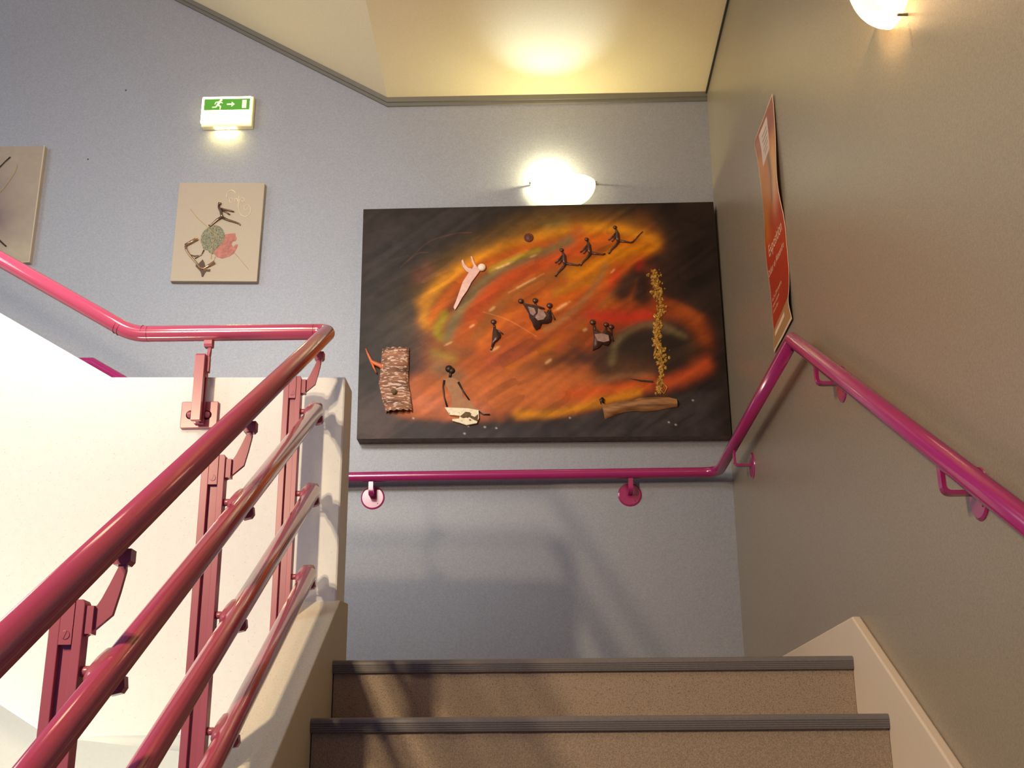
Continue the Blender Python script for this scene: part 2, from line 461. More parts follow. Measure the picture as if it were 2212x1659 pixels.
# ------------------------------------------------------------------ wall handrail
WX, WY, WZ = 0.785, 5.077, 0.968
wh = thing('wall_handrail', 'magenta tubular handrail fixed to the grey walls round the landing', 'railing', (0.785, 5.077, 0.968))
def wl(name, g, m='magenta_enamel', smooth=True):
    o = obj(name, g, m, wh, smooth=smooth); o.location = -wh.location
    return o
pth = fillet([(-2.9, WY, 1.517), (-2.005, WY, 1.517), (-1.067, WY, WZ), (WX, WY, WZ+0.003), (WX, 3.455, 0.967), (WX, 0.4, 0.967-S*3.055)], [0, 0.01, 0.1, 0.075, 0.004, 0], 8)
wl('handrail', tube(new(), pth, 0.0225, 32))
def bracket(rc, wall_n, drop, twist=0.0):
    """rc: rail centre, wall_n: outward normal of the wall; flat bar down from the rail, bent to a round plate on the wall"""
    rc = Vector(rc); n = Vector(wall_n); along = n.cross(Vector((0, 0, 1)))
    d = 0.070
    g = new()
    path = fillet([rc+Vector((0, 0, -0.018)), rc+Vector((0, 0, -drop)), rc-n*d+Vector((0, 0, -drop))], 0.016, 6)
    # flat bar: rectangle section
    R = []
    for i, p in enumerate(path):
        t = (path[min(i+1, len(path)-1)]-path[max(i-1, 0)]).normalized()
        q = t.cross(along).normalized()
        R.append([g.verts.new(p+along*sx*0.010+q*sy*0.0045) for sx, sy in ((-1, -1), (1, -1), (1, 1), (-1, 1))])
    for A, B in zip(R[:-1], R[1:]):
        for j in range(4): g.faces.new((A[j], A[(j+1) % 4], B[(j+1) % 4], B[j]))
    g.faces.new(R[0]); g.faces.new(R[-1][::-1])
    b_ = wl('bracket', g, smooth=False)
    g = new(); lathe(g, [(0.0, 0.006), (0.046, 0.006), (0.0515, 0.003), (0.0525, 0.0)], rc-n*d+Vector((0, 0, -drop-0.002)), n, 40)
    under('wall_plate', g, 'magenta_enamel', b_, False)
    g = new(); lathe(g, [(0.0, 0.0072), (0.0022, 0.0072), (0.003, 0.0055)], rc-n*d+Vector((0, 0, -drop-0.030))+along*(-0.022), n, 12)
    under('screw', g, 'pink_enamel_dark', b_)
for X in (-0.722, 0.404):
    bracket((X, WY, WZ), (0, -1, 0), 0.074)
bracket((WX, 4.644, 0.968), (-1, 0, 0), 0.082)
for Y in (3.20, 2.29, 1.38):
    bracket((WX, Y, 0.967-S*(3.455-Y)), (-1, 0, 0), 0.080)

# ------------------------------------------------------------------ sconces
def glass_mat():
    m = bpy.data.materials.new('frosted_glass'); m.use_nodes = True
    nt = m.node_tree; N = nt.nodes; L = nt.links
    b = N['Principled BSDF']; out = N['Material Output']
    b.inputs['Base Color'].default_value = (0.9, 0.85, 0.72, 1); b.inputs['Roughness'].default_value = 0.25
    tr = N.new('ShaderNodeBsdfTranslucent'); tr.inputs[0].default_value = (0.62, 0.59, 0.53, 1)
    b.inputs['Emission Color'].default_value = (1.0, 0.93, 0.76, 1); b.inputs['Emission Strength'].default_value = 1.6
    mx = N.new('ShaderNodeMixShader'); mx.inputs[0].default_value = 0.62
    L.new(b.outputs[0], mx.inputs[1]); L.new(tr.outputs[0], mx.inputs[2]); L.new(mx.outputs[0], out.inputs[0])
    MATS['frosted_glass'] = m
glass_mat()
emat('bulb_glow', (1.0, 0.82, 0.5, 1), 12.0)
def sconce(center, n, label, energy, bulb_off=0.0, beam=0.6, tint=(1.0, 0.93, 0.50), beam_tint=(0.6, 0.8, 1.0)):
    """center: point on the wall at rim height; n outward"""
    c = Vector(center); n = Vector(n); al = Vector((0, 0, 1)).cross(n)     # along the wall
    t = thing('wall_sconce', label, 'lamp', c, 'frosted glass wall sconces')
    A, D, H = 0.152, 0.118, 0.128
    g = new()
    nu, nv = 28, 12
    def P(u, v, s=1.0):           # u 0..pi along rim, v 0..1 from rim to bottom
        k = math.cos(v*PI/2)**0.95 if v < 1 else 0.0
        return al*(A*s*math.cos(u)*k) + n*(0.012+(D*s-0.012)*math.sin(u)*k) + Vector((0, 0, -H*s*math.sin(v*PI/2)))
    rings = [[g.verts.new(P(PI*i/nu, j/nv)) for i in range(nu+1)] for j in range(nv)]
    tip = g.verts.new(P(0, 1))
    for a_, b_ in zip(rings[:-1], rings[1:]):
        for i in range(nu): g.faces.new((a_[i], a_[i+1], b_[i+1], b_[i]))
    for i in range(nu): g.faces.new((rings[-1][i], rings[-1][i+1], tip))
    sh = obj('glass_shade', g, 'frosted_glass', t, smooth=True)
    sh['label'] = 'frosted glass bowl glowing warm white'
    md = sh.modifiers.new('thick', 'SOLIDIFY'); md.thickness = 0.004; md.offset = 1
    for q in (-1, 1):
        g = new()
        for pts in ([al*(q*(A+0.004)) + n*0.001, al*(q*(A+0.006))+n*0.024, al*(q*(A-0.010))+n*0.028],):
            tube(g, pts, 0.0045, 10)
        obj('clip', g, 'metal_clip', t)
    g = new(); tube(g, [n*0.001+Vector((0, 0, -H-0.004)), n*0.022+Vector((0, 0, -H-0.004)), n*0.024+Vector((0, 0, -H+0.008))], 0.004, 10)
    obj('clip', g, 'metal_clip', t)
    g = new(); v = [al*x+n*y+Vector((0, 0, z)) for x in (-0.05, 0.05) for y in (0.0, 0.010) for z in (-0.085, -0.035)]
    v = [g.verts.new(p) for p in v]
    for f in ((0, 1, 3, 2), (4, 6, 7, 5), (0, 4, 5, 1), (2, 3, 7, 6), (0, 2, 6, 4), (1, 5, 7, 3)): g.faces.new([v[i] for i in f])
    obj('back_plate', g, 'metal_clip', t)
    bc = al*bulb_off + n*0.052 + Vector((0, 0, -0.022))
    g = new(); lathe(g, [(0, 0.045), (0.010, 0.040), (0.014, 0.028), (0.013, 0.0), (0.010, -0.01), (0.010, -0.03), (0, -0.03)], bc-n*0.0, (0, 0, 1), 16)
    obj('bulb', g, 'bulb_glow', t, smooth=True)
    l = bpy.data.lights.new('sconce_light', 'POINT'); l.energy = energy; l.color = tint; l.shadow_soft_size = 0.012
    lo = bpy.data.objects.new('sconce_light', l); C.objects.link(lo); lo.parent = t
    lo.location = bc+Vector((0, 0, 0.040))-n*0.018
    s_ = bpy.data.lights.new('sconce_beam', 'SPOT'); s_.energy = energy*beam; s_.color = beam_tint; s_.spot_size = math.radians(62); s_.spot_blend = 1.0; s_.shadow_soft_size = 0.01
    so = bpy.data.objects.new('sconce_beam', s_); C.objects.link(so); so.parent = t
    so.location = bc+Vector((0, 0, 0.055)); so.rotation_euler = (n*0.75+Vector((0, 0, 0.8))).to_track_quat('-Z', 'Y').to_euler()
    return t
sconce((0.142, YB, 2.412), (0, -1, 0), 'glowing frosted glass sconce on the back wall above the big painting', 11.5, bulb_off=-0.065, beam=1.35)
sconce((XR, 2.335, 1.460), (-1, 0, 0), 'glowing glass sconce cut off by the top edge on the right wall', 16, beam=1.8, tint=(1.0, 0.62, 0.25), beam_tint=(1.0, 0.92, 0.3))

# ------------------------------------------------------------------ emergency exit sign
a = at_y(438, 207, YB-0.045); b = at_y(543, 270, YB-0.045)
ex = thing('exit_sign', 'lit green emergency exit sign with running man and arrow, high on the grey back wall', 'sign', ((a.x+b.x)/2, YB, (a.z+b.z)/2))
W2, H2, DP = (b.x-a.x)/2, (a.z-b.z)/2, 0.048
mat('sign_housing', (0.85, 0.75, 0.45, 1), 0.4)
emat('sign_lens', (1.0, 0.84, 0.34, 1), 7.0, base=(0.9, 0.85, 0.6, 1))
emat('sign_green', (0.14, 0.40, 0.02, 1), 0.6, base=(0.03, 0.16, 0.03, 1))
emat('sign_mark', (0.75, 1.0, 0.45, 1), 1.1)
emat('sign_mark_dim', (0.7, 0.68, 0.5, 1), 0.25, base=(0.8, 0.8, 0.7, 1))
g = new(); box(g, (-W2, -DP+0.012, -H2), (W2, 0, H2))
obj('housing', g, 'sign_housing', ex, bevel=0.006, seg=3)
g = new(); box(g, (-W2-0.0015, -DP, -H2+0.014), (W2-0.008, -DP+0.014, H2-0.006))
o = obj('lens', g, 'sign_lens', ex, bevel=0.008, seg=4); o['label'] = 'glowing yellow white lens'
g = new(); box(g, (-W2+0.012, -DP-0.0015, 0.000), (W2-0.014, -DP-0.0002, H2-0.022))
gp = obj('green_panel', g, 'sign_green', ex)
zc = (H2-0.022)/2; hh = (H2-0.022)/2
def flatpoly(pts, y, ox, oz, s):
    g = new(); prism(g, pts, lambda p: (ox+p[0]*s, y, oz+p[1]*s), lambda p: (ox+p[0]*s, y+0.0008, oz+p[1]*s)); return g
arrow = [(-1, 0.18), (0.2, 0.18), (0.2, 0.75), (1, 0), (0.2, -0.75), (0.2, -0.18), (-1, -0.18)]
obj('arrow', flatpoly(arrow, -DP-0.0024, 0.018, zc, 0.019), 'sign_mark', gp)
man = new()
def cap2(g, p, q, r0, r1, y, ox, oz, s, n=8):
    p = Vector(p); q = Vector(q); d = (q-p); a0 = math.atan2(d.y, d.x)
    pts = [(p.x+r0*math.cos(a0+PI/2+PI*i/n), p.y+r0*math.sin(a0+PI/2+PI*i/n)) for i in range(n+1)] + [(q.x+r1*math.cos(a0-PI/2+PI*i/n), q.y+r1*math.sin(a0-PI/2+PI*i/n)) for i in range(n+1)]
    prism(g, pts, lambda t: (ox+t[0]*s, y, oz+t[1]*s), lambda t: (ox+t[0]*s, y+0.0008, oz+t[1]*s))
for k_, (p, q, r0, r1) in enumerate([((0.35, 0.78), (0.36, 0.79), .2, .2), ((0.15, 0.45), (-0.15, -0.1), .2, .17), ((0.1, 0.5), (0.6, 0.25), .09, .07), ((0.1, 0.5), (-0.45, 0.4), .09, .07), ((-0.45, 0.4), (-0.6, 0.05), .07, .06), ((-0.1, -0.1), (0.35, -0.4), .13, .1), ((0.35, -0.4), (0.3, -0.85), .1, .08), ((-0.15, -0.1), (-0.4, -0.5), .13, .1), ((-0.4, -0.5), (-0.95, -0.55), .1, .08)]):
    cap2(man, p, q, r0, r1, -DP-0.0024-0.0001*k_, -0.042, zc, 0.030)
obj('running_man', man, 'sign_mark', gp)
g = new(); box(g, (W2-0.052, -DP-0.0026, 0.008), (W2-0.030, -DP-0.0018, H2-0.030))
obj('door_symbol', g, 'sign_mark_dim', gp)
emat('sign_downlight', (1.0, 0.80, 0.25, 1), 110.0)
g = new(); box(g, (-0.06, -DP+0.016, -H2-0.0012), (0.045, -0.012, -H2+0.001))
obj('downlight', g, 'sign_downlight', ex)

# ------------------------------------------------------------------ artworks: paint laid down as strokes on a fine grid
def sheet(name, parent, P, nu, nv, colfn, m, back=None, world=True):
    """P(u,v)->Vector, colfn(U,V)->(n,3) linear colours; u,v in 0..1"""
    us = np.linspace(0, 1, nu); vs = np.linspace(0, 1, nv)
    U, V = np.meshgrid(us, vs)
    cols = colfn(U.ravel(), V.ravel())
    verts = [tuple(P(u, v)) for v in vs for u in us]
    faces = [(j*nu+i, j*nu+i+1, (j+1)*nu+i+1, (j+1)*nu+i) for j in range(nv-1) for i in range(nu-1)]
    me = bpy.data.meshes.new(name); me.from_pydata(verts, [], faces)
    ca = me.color_attributes.new('paint', 'FLOAT_COLOR', 'POINT')
    c4 = np.ones((len(verts), 4)); c4[:, :3] = np.clip(cols, 0, 1)
    ca.data.foreach_set('color', c4.ravel())
    me.materials.append(m)
    for p in me.polygons: p.use_smooth = True
    o = bpy.data.objects.new(name, me); C.objects.link(o)
    if parent: o.parent = parent
    return o
def slin(c):
    c = np.array(c, float)/255
    return np.where(c <= 0.04045, c/12.92, ((c+0.055)/1.055)**2.4)
rng = np.random.RandomState(3)
def vnoise(x, y, f, seed):
    r = np.random.RandomState(seed).rand(64, 64)
    X = x*f; Y = y*f
    xi = np.floor(X).astype(int); yi = np.floor(Y).astype(int); fx = X-xi; fy = Y-yi
    fx = fx*fx*(3-2*fx); fy = fy*fy*(3-2*fy)
    g = lambda a, b: r[a % 64, b % 64]
    return (g(xi, yi)*(1-fx)+g(xi+1, yi)*fx)*(1-fy)+(g(xi, yi+1)*(1-fx)+g(xi+1, yi+1)*fx)*fy
def dist_poly(x, y, pts):
    d = np.full(x.shape, 1e9)
    for (x0, y0), (x1, y1) in zip(pts[:-1], pts[1:]):
        dx, dy = x1-x0, y1-y0; L = dx*dx+dy*dy+1e-9
        t = np.clip(((x-x0)*dx+(y-y0)*dy)/L, 0, 1)
        d = np.minimum(d, np.hypot(x-x0-t*dx, y-y0-t*dy))
    return d
def smoothpath(p, n=6):
    if len(p) < 3: return p
    P = [p[0]]+list(p)+[p[-1]]; out = []
    for i in range(1, len(P)-2):
        for k in range(n):
            t = k/n; q = []
            for c in (0, 1):
                a, b, c_, d = P[i-1][c], P[i][c], P[i+1][c], P[i+2][c]
                q.append(0.5*((2*b)+(-a+c_)*t+(2*a-5*b+4*c_-d)*t*t+(-a+3*b-3*c_+d)*t**3))
            out.append(tuple(q))
    out.append(tuple(p[-1]))
    return out
def stroke(col, x, y, pts, wd, c, alpha=1.0, sharp=2.0):
    d = dist_poly(x, y, smoothpath(pts))
    d = d*(1+0.25*(vnoise(x, y, 0.05, len(pts)+int(wd)) - 0.5))
    a = alpha*np.exp(-(d/wd)**sharp)
    return col*(1-a[:, None])+slin(c)[None, :]*a[:, None]

# --- big painting
mv = vmat('oil_paint', 0.5, 0.15, bump=0.25, bump_scale=600)
FY = YB-0.085
q = [at_y(785, 452, FY), at_y(1541, 436, FY), at_y(1580, 941, FY), at_y(770.5, 948, FY)]
def PQ(u, v):       # v down
    return (q[0]*(1-u)+q[1]*u)*(1-v)+(q[3]*(1-u)+q[2]*u)*v
# measured sheet coordinates: the strokes below are given in a 756 x 506 frame of the painting (offset 785,440)
def frame_xy(U, V):
    # same perspective frame as the measuring grid
    P0 = np.array([(785, 452), (1541, 436), (1580, 941), (770.5, 948)], float)
    x = (P0[0, 0]*(1-U)+P0[1, 0]*U)*(1-V)+(P0[3, 0]*(1-U)+P0[2, 0]*U)*V
    y = (P0[0, 1]*(1-U)+P0[1, 1]*U)*(1-V)+(P0[3, 1]*(1-U)+P0[2, 1]*U)*V
    return x, y
def big_paint(U, V):
    x, y = frame_xy(U, V)
    n1 = vnoise(x, y, 0.018, 1); n2 = vnoise(x, y, 0.05, 2)
    col = slin((40, 33, 31))[None, :]*np.ones((len(x), 1))
    col = col*(0.75+0.5*n1)[:, None]
    s = lambda *a, **k: stroke(col, x, y, *a, **k)
    col = s([(800, 520), (850, 620), (840, 700), (860, 780)], 60, (66, 56, 50), 0.6)
    col = s([(1500, 470), (1540, 640), (1550, 900)], 45, (30, 23, 22), 0.8)
    col = s([(1420, 600), (1500, 620)], 60, (34, 26, 24), 0.8)
    col = s([(830, 560), (900, 520), (1000, 480)], 40, (52, 46, 48), 0.8)
    # outer glow
    col = s([(1420, 520), (1340, 492), (1230, 482), (1130, 500), (1030, 540), (950, 590), (905, 640)], 34, (112, 80, 34), 0.75)
    col = s([(1215, 492), (1190, 498)], 18, (118, 112, 62), 0.7)
    col = s([(905, 605), (925, 590)], 16, (140, 82, 62), 0.7)
    col = s([(870, 700), (900, 720), (940, 790)], 40, (92, 76, 60), 0.7)
    # body of fire
    col = s([(1370, 590), (1280, 640), (1180, 690), (1080, 740), (1010, 800)], 88, (168, 78, 28), 0.96, sharp=3)
    col = s([(1330, 600), (1260, 570), (1150, 610), (1050, 680), (1000, 740)], 60, (176, 82, 26), 0.9)
    col = s([(890, 870), (1000, 862), (1120, 850), (1260, 845)], 50, (184, 96, 44), 0.98, sharp=4)
    col = s([(880, 870), (960, 885), (1040, 890)], 24, (188, 104, 72), 0.85)
    # long arcs
    col = s([(1418, 528), (1340, 500), (1265, 498), (1180, 512), (1085, 543), (1005, 582), (950, 625), (915, 665)], 15, (206, 132, 24), 0.95)
    col = s([(1400, 545), (1310, 522), (1210, 528), (1110, 552), (1030, 592), (965, 650), (930, 705)], 15, (200, 94, 18), 0.9)
    col = s([(960, 610), (930, 650), (915, 690), (920, 710)], 13, (204, 132, 30), 0.8)
    col = s([(1250, 500), (1225, 540), (1190, 570)], 13, (172, 78, 40), 0.7)
    col = s([(1230, 525), (1170, 555), (1100, 580), (1040, 625), (995, 680), (965, 740)], 13, (120, 108, 70), 0.9)
    col = s([(1165, 545), (1105, 568), (1060, 590)], 6, (168, 142, 30), 0.8)
    col = s([(960, 690), (945, 720), (950, 735)], 11, (152, 132, 24), 0.8)
    col = s([(1255, 545), (1150, 585), (1070, 630), (1020, 690)], 17, (190, 74, 26), 0.85)
    col = s([(1240, 590), (1150, 620), (1080, 670), (1030, 740)], 13, (150, 92, 38), 0.7)
    col = s([(1410, 545), (1350, 548), (1300, 575), (1240, 600)], 20, (200, 120, 8), 0.9)
    col = s([(1390, 570), (1330, 605), (1240, 640), (1150, 720)], 16, (192, 88, 14), 0.85)
    col = s([(1320, 590), (1270, 615), (1200, 640)], 11, (166, 108, 18), 0.7)
    col = s([(1310, 580), (1290, 620), (1240, 680), (1180, 720)], 8, (146, 104, 60), 0.6)
    col = s([(1380, 585), (1330, 630), (1270, 690), (1210, 740)], 11, (178, 66, 26), 0.85)
    col = s([(1330, 600), (1335, 625)], 16, (196, 50, 28), 0.7)
    col = s([(1370, 600), (1320, 655), (1260, 710), (1180, 760), (1100, 800)], 10, (196, 104, 10), 0.8)
    col = s([(1350, 610), (1310, 660), (1230, 720)], 8, (130, 88, 44), 0.6)
    col = s([(1260, 735), (1200, 775), (1130, 800)], 12, (140, 78, 30), 0.65)
    col = s([(1250, 700), (1210, 760)], 12, (176, 76, 42), 0.6)
    col = s([(1180, 640), (1100, 690), (1040, 750)], 10, (206, 104, 28), 0.7)
    col = s([(1060, 790), (1140, 770)], 18, (168, 76, 48), 0.6)
    col = s([(940, 770), (980, 780)], 12, (150, 130, 44), 0.65)
    col = s([(950, 800), (985, 820)], 22, (112, 92, 62), 0.7)
    col = s([(960, 760), (1010, 770)], 16, (128, 78, 40), 0.7)
    # right wing of flame
    col = s([(1270, 740), (1330, 700), (1420, 672), (1490, 690), (1528, 740)], 26, (150, 66, 20), 0.85)
    col = s([(1280, 690), (1350, 695), (1400, 690)], 17, (196, 46, 30), 0.8)
    col = s([(1470, 660), (1510, 700)], 14, (158, 76, 26), 0.6)
    # dark hollow between
    col = s([(1345, 640), (1375, 600), (1390, 620), (1385, 645)], 24, (44, 30, 26), 0.95, sharp=3)
    col = s([(1400, 575), (1420, 565)], 14, (40, 22, 26), 0.8)
    col = s([(1385, 575), (1380, 585)], 8, (160, 34, 28), 0.7)
    # the eye
    col = s([(1340, 765), (1400, 745), (1455, 765), (1400, 790)], 30, (48, 34, 28), 0.98, sharp=3)
    col = s([(1300, 800), (1350, 800), (1400, 810)], 24, (84, 52, 34), 0.85)
    col = s([(1322, 790), (1335, 745), (1375, 715), (1420, 710), (1480, 735)], 9, (112, 92, 62), 0.75)
    col = s([(1500, 760), (1500, 790)], 18, (80, 50, 30), 0.6)
    col = s([(1290, 830), (1360, 818), (1410, 822)], 9, (140, 92, 56), 0.6)
    col = s([(1230, 858), (1320, 848), (1400, 838)], 15, (196, 82, 28), 0.9)
    col = s([(1430, 835), (1480, 820), (1528, 795)], 17, (186, 74, 30), 0.85)
    col = s([(1120, 898), (1210, 895), (1300, 872), (1380, 852)], 10, (204, 128, 18), 0.85)
    # dark lower band
    yb = np.interp(x, [770, 860, 960, 1060, 1150, 1250, 1330, 1420, 1600], [880, 905, 911, 914, 916, 900, 884, 868, 840])
    a = 1/(1+np.exp(-(y-yb)/3.0)); a *= 0.97
    dk = slin((56, 48, 50))[None, :]*(0.7+0.6*n2)[:, None]
    col = col*(1-a[:, None])+dk*a[:, None]
    a = 1/(1+np.exp(-(860-x)/14.0))*np.clip((y-800)/60, 0, 1)*0.8
    col = col*(1-a[:, None])+slin((84, 66, 62))[None, :]*a[:, None]
    # pale dashes
    for p0, p1, wd in (((1064, 590), (1112, 571), 2.6), ((1145, 562), (1160, 556), 2.0), ((1176, 598), (1100, 640), 2.2), ((1198, 680), (1232, 660), 3.4), ((1058, 680), (1070, 671), 3.2), ((1062, 766), (1080, 756), 3.2), ((1015, 716), (1026, 709), 2.2), ((1180, 792), (1192, 784), 3.4), ((1262, 722), (1268, 719), 3), ((1320, 598), (1330, 587), 1.8), ((980, 745), (960, 755), 2)):
        m_ = ((p0[0]+p1[0])/2, (p0[1]+p1[1])/2); q0 = ((p0[0]+m_[0])/2, (p0[1]+m_[1])/2); q1 = ((p1[0]+m_[0])/2, (p1[1]+m_[1])/2)
        col = s([p0, p1], wd*0.7, (214, 150, 84), 0.45); col = s([q0, q1], wd, (230, 178, 118), 0.55)
    # thin copper wire lines
    col = s([(865, 585), (890, 560), (930, 525), (985, 508), (1020, 506)], 1.0, (140, 84, 60), 0.6)
    col = s([(880, 570), (905, 552), (925, 551)], 0.9, (160, 110, 80), 0.5)
    col = s([(1045, 682), (1100, 700), (1160, 735)], 0.9, (226, 140, 90), 0.5)
    # dark ground closing in from the upper right and the left
    xe = np.interp(y, [430, 500, 540, 575, 640, 690, 760, 900], [1420, 1432, 1428, 1402, 1420, 1530, 1545, 1550])
    a = 1/(1+np.exp(-(x-xe)/7.0))*0.93
    col = col*(1-a[:, None])+slin((40, 29, 26))[None, :]*(0.75+0.5*n1)[:, None]*a[:, None]
    xw = np.interp(y, [430, 520, 600, 700, 800, 850, 960], [1150, 1010, 905, 895, 900, 850, 800])
    a = 1/(1+np.exp((x-xw)/16.0))*0.55
    col = col*(1-a[:, None])+slin((52, 44, 41))[None, :]*(0.75+0.5*n2)[:, None]*a[:, None]
    col = col*(1-0.30*(vnoise(x*0.5+y*0.86, (y*0.5-x*0.86)*0.16, 0.075, 11) > 0.5)[:, None]*vnoise(x, y, 0.02, 12)[:, None])
    fib = vnoise((x*0.80-y*0.60)*0.035, x*0.60+y*0.80, 0.11, 13)
    col = col*(0.80+0.36*fib)[:, None]
    # drips of paint
    for k in range(9):
        px_, py_ = ((1012, 922), (1004, 937), (1048, 924), (1073, 926), (1497, 869), (1460, 919), (1445, 914), (1232, 905), (893, 906))[k]
        col = s([(px_, py_), (px_+1, py_)], 1.4, (200, 190, 180), 0.9)
    # brush grain
    gr = vnoise(x*0.55+y, y-x*0.5, 0.12, 5)*0.6+vnoise(x, y, 0.35, 6)*0.4
    return col*(0.86+0.28*gr)[:, None]
pt = thing('big_painting', 'large dark canvas painting with swirling orange flames and metal cut-out figures', 'painting', (0.02, YB, 1.7))
def keep(o, par): o.location = -par.location; return o
sh_ = keep(sheet('canvas_face', pt, PQ, 420, 290, big_paint, mv), pt)
g = new()
fr = [g.verts.new(v) for v in q]; bk = [g.verts.new((v.x, YB-0.002, v.z)) for v in q]
for i in range(4): g.faces.new((fr[i], fr[(i+1) % 4], bk[(i+1) % 4], bk[i]))
g.faces.new(bk)
mat('canvas_edge_dark', rgb(104, 88, 76), 0.7, noise_amt=0.3, noise_scale=40)
keep(obj('canvas_edge', g, 'canvas_edge_dark', pt), pt)

# relief helpers on a picture plane Y = FY - h
mat('tarnished_metal', rgb(88, 60, 52), 0.38, metal=0.55, noise_amt=0.25, noise_scale=90)
mat('dark_iron', rgb(52, 34, 30), 0.45, metal=0.5, noise_amt=0.2, noise_scale=90)
mat('grey_pewter', rgb(150, 118, 108), 0.4, metal=0.35, noise_amt=0.25, noise_scale=60)
mat('pale_copper', rgb(214, 170, 160), 0.4, metal=0.2, noise_amt=0.1, noise_scale=60)
mat('pale_wood', rgb(236, 206, 186), 0.6)
mat('birch_bark', rgb(128, 82, 58), 0.75, noise_amt=0.6, noise_scale=22, bump=0.8, bump_scale=60, speck=rgb(196, 164, 146), speck_scale=95, speck_t=0.56, stretch=(0.35, 1, 1.8))
mat('white_bark', rgb(222, 205, 176), 0.7, noise_amt=0.12, noise_scale=60, speck=rgb(110, 88, 50), speck_scale=70, speck_t=0.66)
mat('moss_bark', rgb(92, 68, 38), 0.8, noise_amt=0.4, noise_scale=120)
mat('brown_bark', rgb(142, 96, 56), 0.7, noise_amt=0.55, noise_scale=30, bump=0.8, bump_scale=60, stretch=(0.35, 1, 2.2))
mat('orange_twig', rgb(184, 84, 34), 0.5, noise_amt=0.15, noise_scale=40)
mat('gold_flake', rgb(176, 132, 56), 0.45, metal=0.35, noise_amt=0.55, noise_scale=110, bump=1.0, bump_scale=120)
mat('rust_button', rgb(92, 40, 24), 0.6, noise_amt=0.5, noise_scale=300)
def ppt(p, Yp, h): v = at_y(p[0], p[1], Yp); v.y = Yp-h; return v
def relief(pts, Yp, h0, h1):
    return prism(new(), pts, lambda p: ppt(p, Yp, h0), lambda p: ppt(p, Yp, h1))
def limbs(chains, Yp, h, seg=10, flat=0.55, g=None):
    """each chain: [(px,py,radius_px),...] — tapered flattened rods"""
    g = g or new()
    k = (YB+0.25)/FPX
    for ch in chains:
        if len(ch) == 1:
            x, y, r = ch[0]; c = ppt((x, y), Yp, h)
            lathe(g, [(0, -r*k*flat), (r*k*.7, -r*k*flat*.7), (r*k, 0), (r*k*.7, r*k*flat*.7), (0, r*k*flat)], c, (0, -1, 0), 14)
        else:
            pts = [ppt((c[0], c[1]), Yp, h) for c in ch]
            tube(g, pts, [c[2]*k for c in ch], seg, up=(0, -1, 0), sx=flat, sy=1.0)
    return g
def pic(name, g, m, par, smooth=True, label=None):
    o = keep(obj(name, g, m, par, smooth=smooth), par)
    if label: o['label'] = label
    return o
# diving pale figure
g = limbs([[(1041, 579, 9.5)]], FY, 0.008)
pic('figure_head', g, 'pale_wood', pt, label='pale round head of the diving figure')
dive = [(1037, 586), (1027, 600), (1018, 612), (1010, 628), (998, 645), (990, 660), (983, 671), (980, 665), (986, 650), (993, 630), (1000, 610), (1008, 598), (1013, 590), (1008, 588), (1000, 578), (997, 565), (1000, 562), (1004, 572), (1011, 580), (1020, 582), (1023, 576), (1019, 565), (1017, 555), (1020, 556), (1025, 570), (1030, 577)]
pic('diving_figure', relief(dive, FY, 0.002, 0.009), 'pale_copper', pt, False, 'pale metal figure with raised arms')
# climbing chain of three figures
cf = []
for (ox, oy) in ((1213, 541), (1267, 518), (1328, 492)):
    cf += [[(ox, oy, 4.6)], [(ox+2, oy+4, 1.8), (ox+5, oy+13, 4.2), (ox+6, oy+24, 4.6), (ox+8, oy+31, 3.4)],
           [(ox+3, oy+11, 2), (ox-5, oy+20, 2), (ox-14, oy+28, 1.5)], [(ox+3, oy+15, 2), (ox-2, oy+25, 1.8), (ox-7, oy+31, 1.4)],
           [(ox+8, oy+30, 3.2), (ox+2, oy+39, 2.6), (ox-8, oy+49, 1.8), (ox-14, oy+57, 2)],
           [(ox+10, oy+29, 3.0), (ox+22, oy+31, 2.4), (ox+34, oy+33, 1.8), (ox+40, oy+31, 1.6)]]
cf += [[(1368, 522, 1.7), (1378, 511, 1.3), (1388, 501, 1.0)]]
pic('climbing_figures', limbs(cf, FY, 0.006), 'tarnished_metal', pt, label='chain of three dark metal climbing figures')
# crouching single figure
g = limbs([[(1066, 696, 6)], [(1067, 702, 2.2), (1068, 710, 3)], [(1070, 712, 2), (1080, 718, 1.6), (1087, 723, 1.4)], [(1064, 742, 2.2), (1063, 752, 1.6), (1060, 757, 2)]], FY, 0.006)
prism(g, [(1066, 707), (1074, 714), (1082, 724), (1081, 730), (1074, 737), (1068, 742), (1064, 752), (1061, 750), (1063, 738), (1064, 720)], lambda p: ppt(p, FY, 0.002), lambda p: ppt(p, FY, 0.009))
pic('crouching_figure', g, 'tarnished_metal', pt, label='small dark crouching metal figure')
# group of three
g = limbs([[(1125, 651, 6)], [(1156, 650, 6)], [(1187, 661, 6.5)], [(1156, 656, 2), (1158, 664, 2.4)], [(1129, 656, 2), (1142, 660, 2.4), (1160, 663, 2.6), (1176, 668, 2)], [(1187, 668, 2.2), (1188, 674, 2.6)], [(1189, 674, 2.2), (1194, 683, 1.6), (1199, 692, 1.5)]], FY, 0.006)
prism(g, [(1130, 658), (1146, 660), (1162, 664), (1172, 672), (1180, 676), (1184, 670), (1190, 674), (1192, 688), (1190, 696), (1182, 700), (1170, 700), (1166, 710), (1158, 714), (1152, 706), (1149, 696), (1144, 688), (1142, 678), (1136, 668)], lambda p: ppt(p, FY, 0.002), lambda p: ppt(p, FY, 0.009))
gg = g
pic('figure_group', gg, 'tarnished_metal', pt, label='huddle of three dark metal figures')
g = new(); prism(g, [(1140, 664), (1154, 668), (1158, 678), (1152, 684), (1146, 680)], lambda p: ppt(p, FY, 0.0091), lambda p: ppt(p, FY, 0.012))
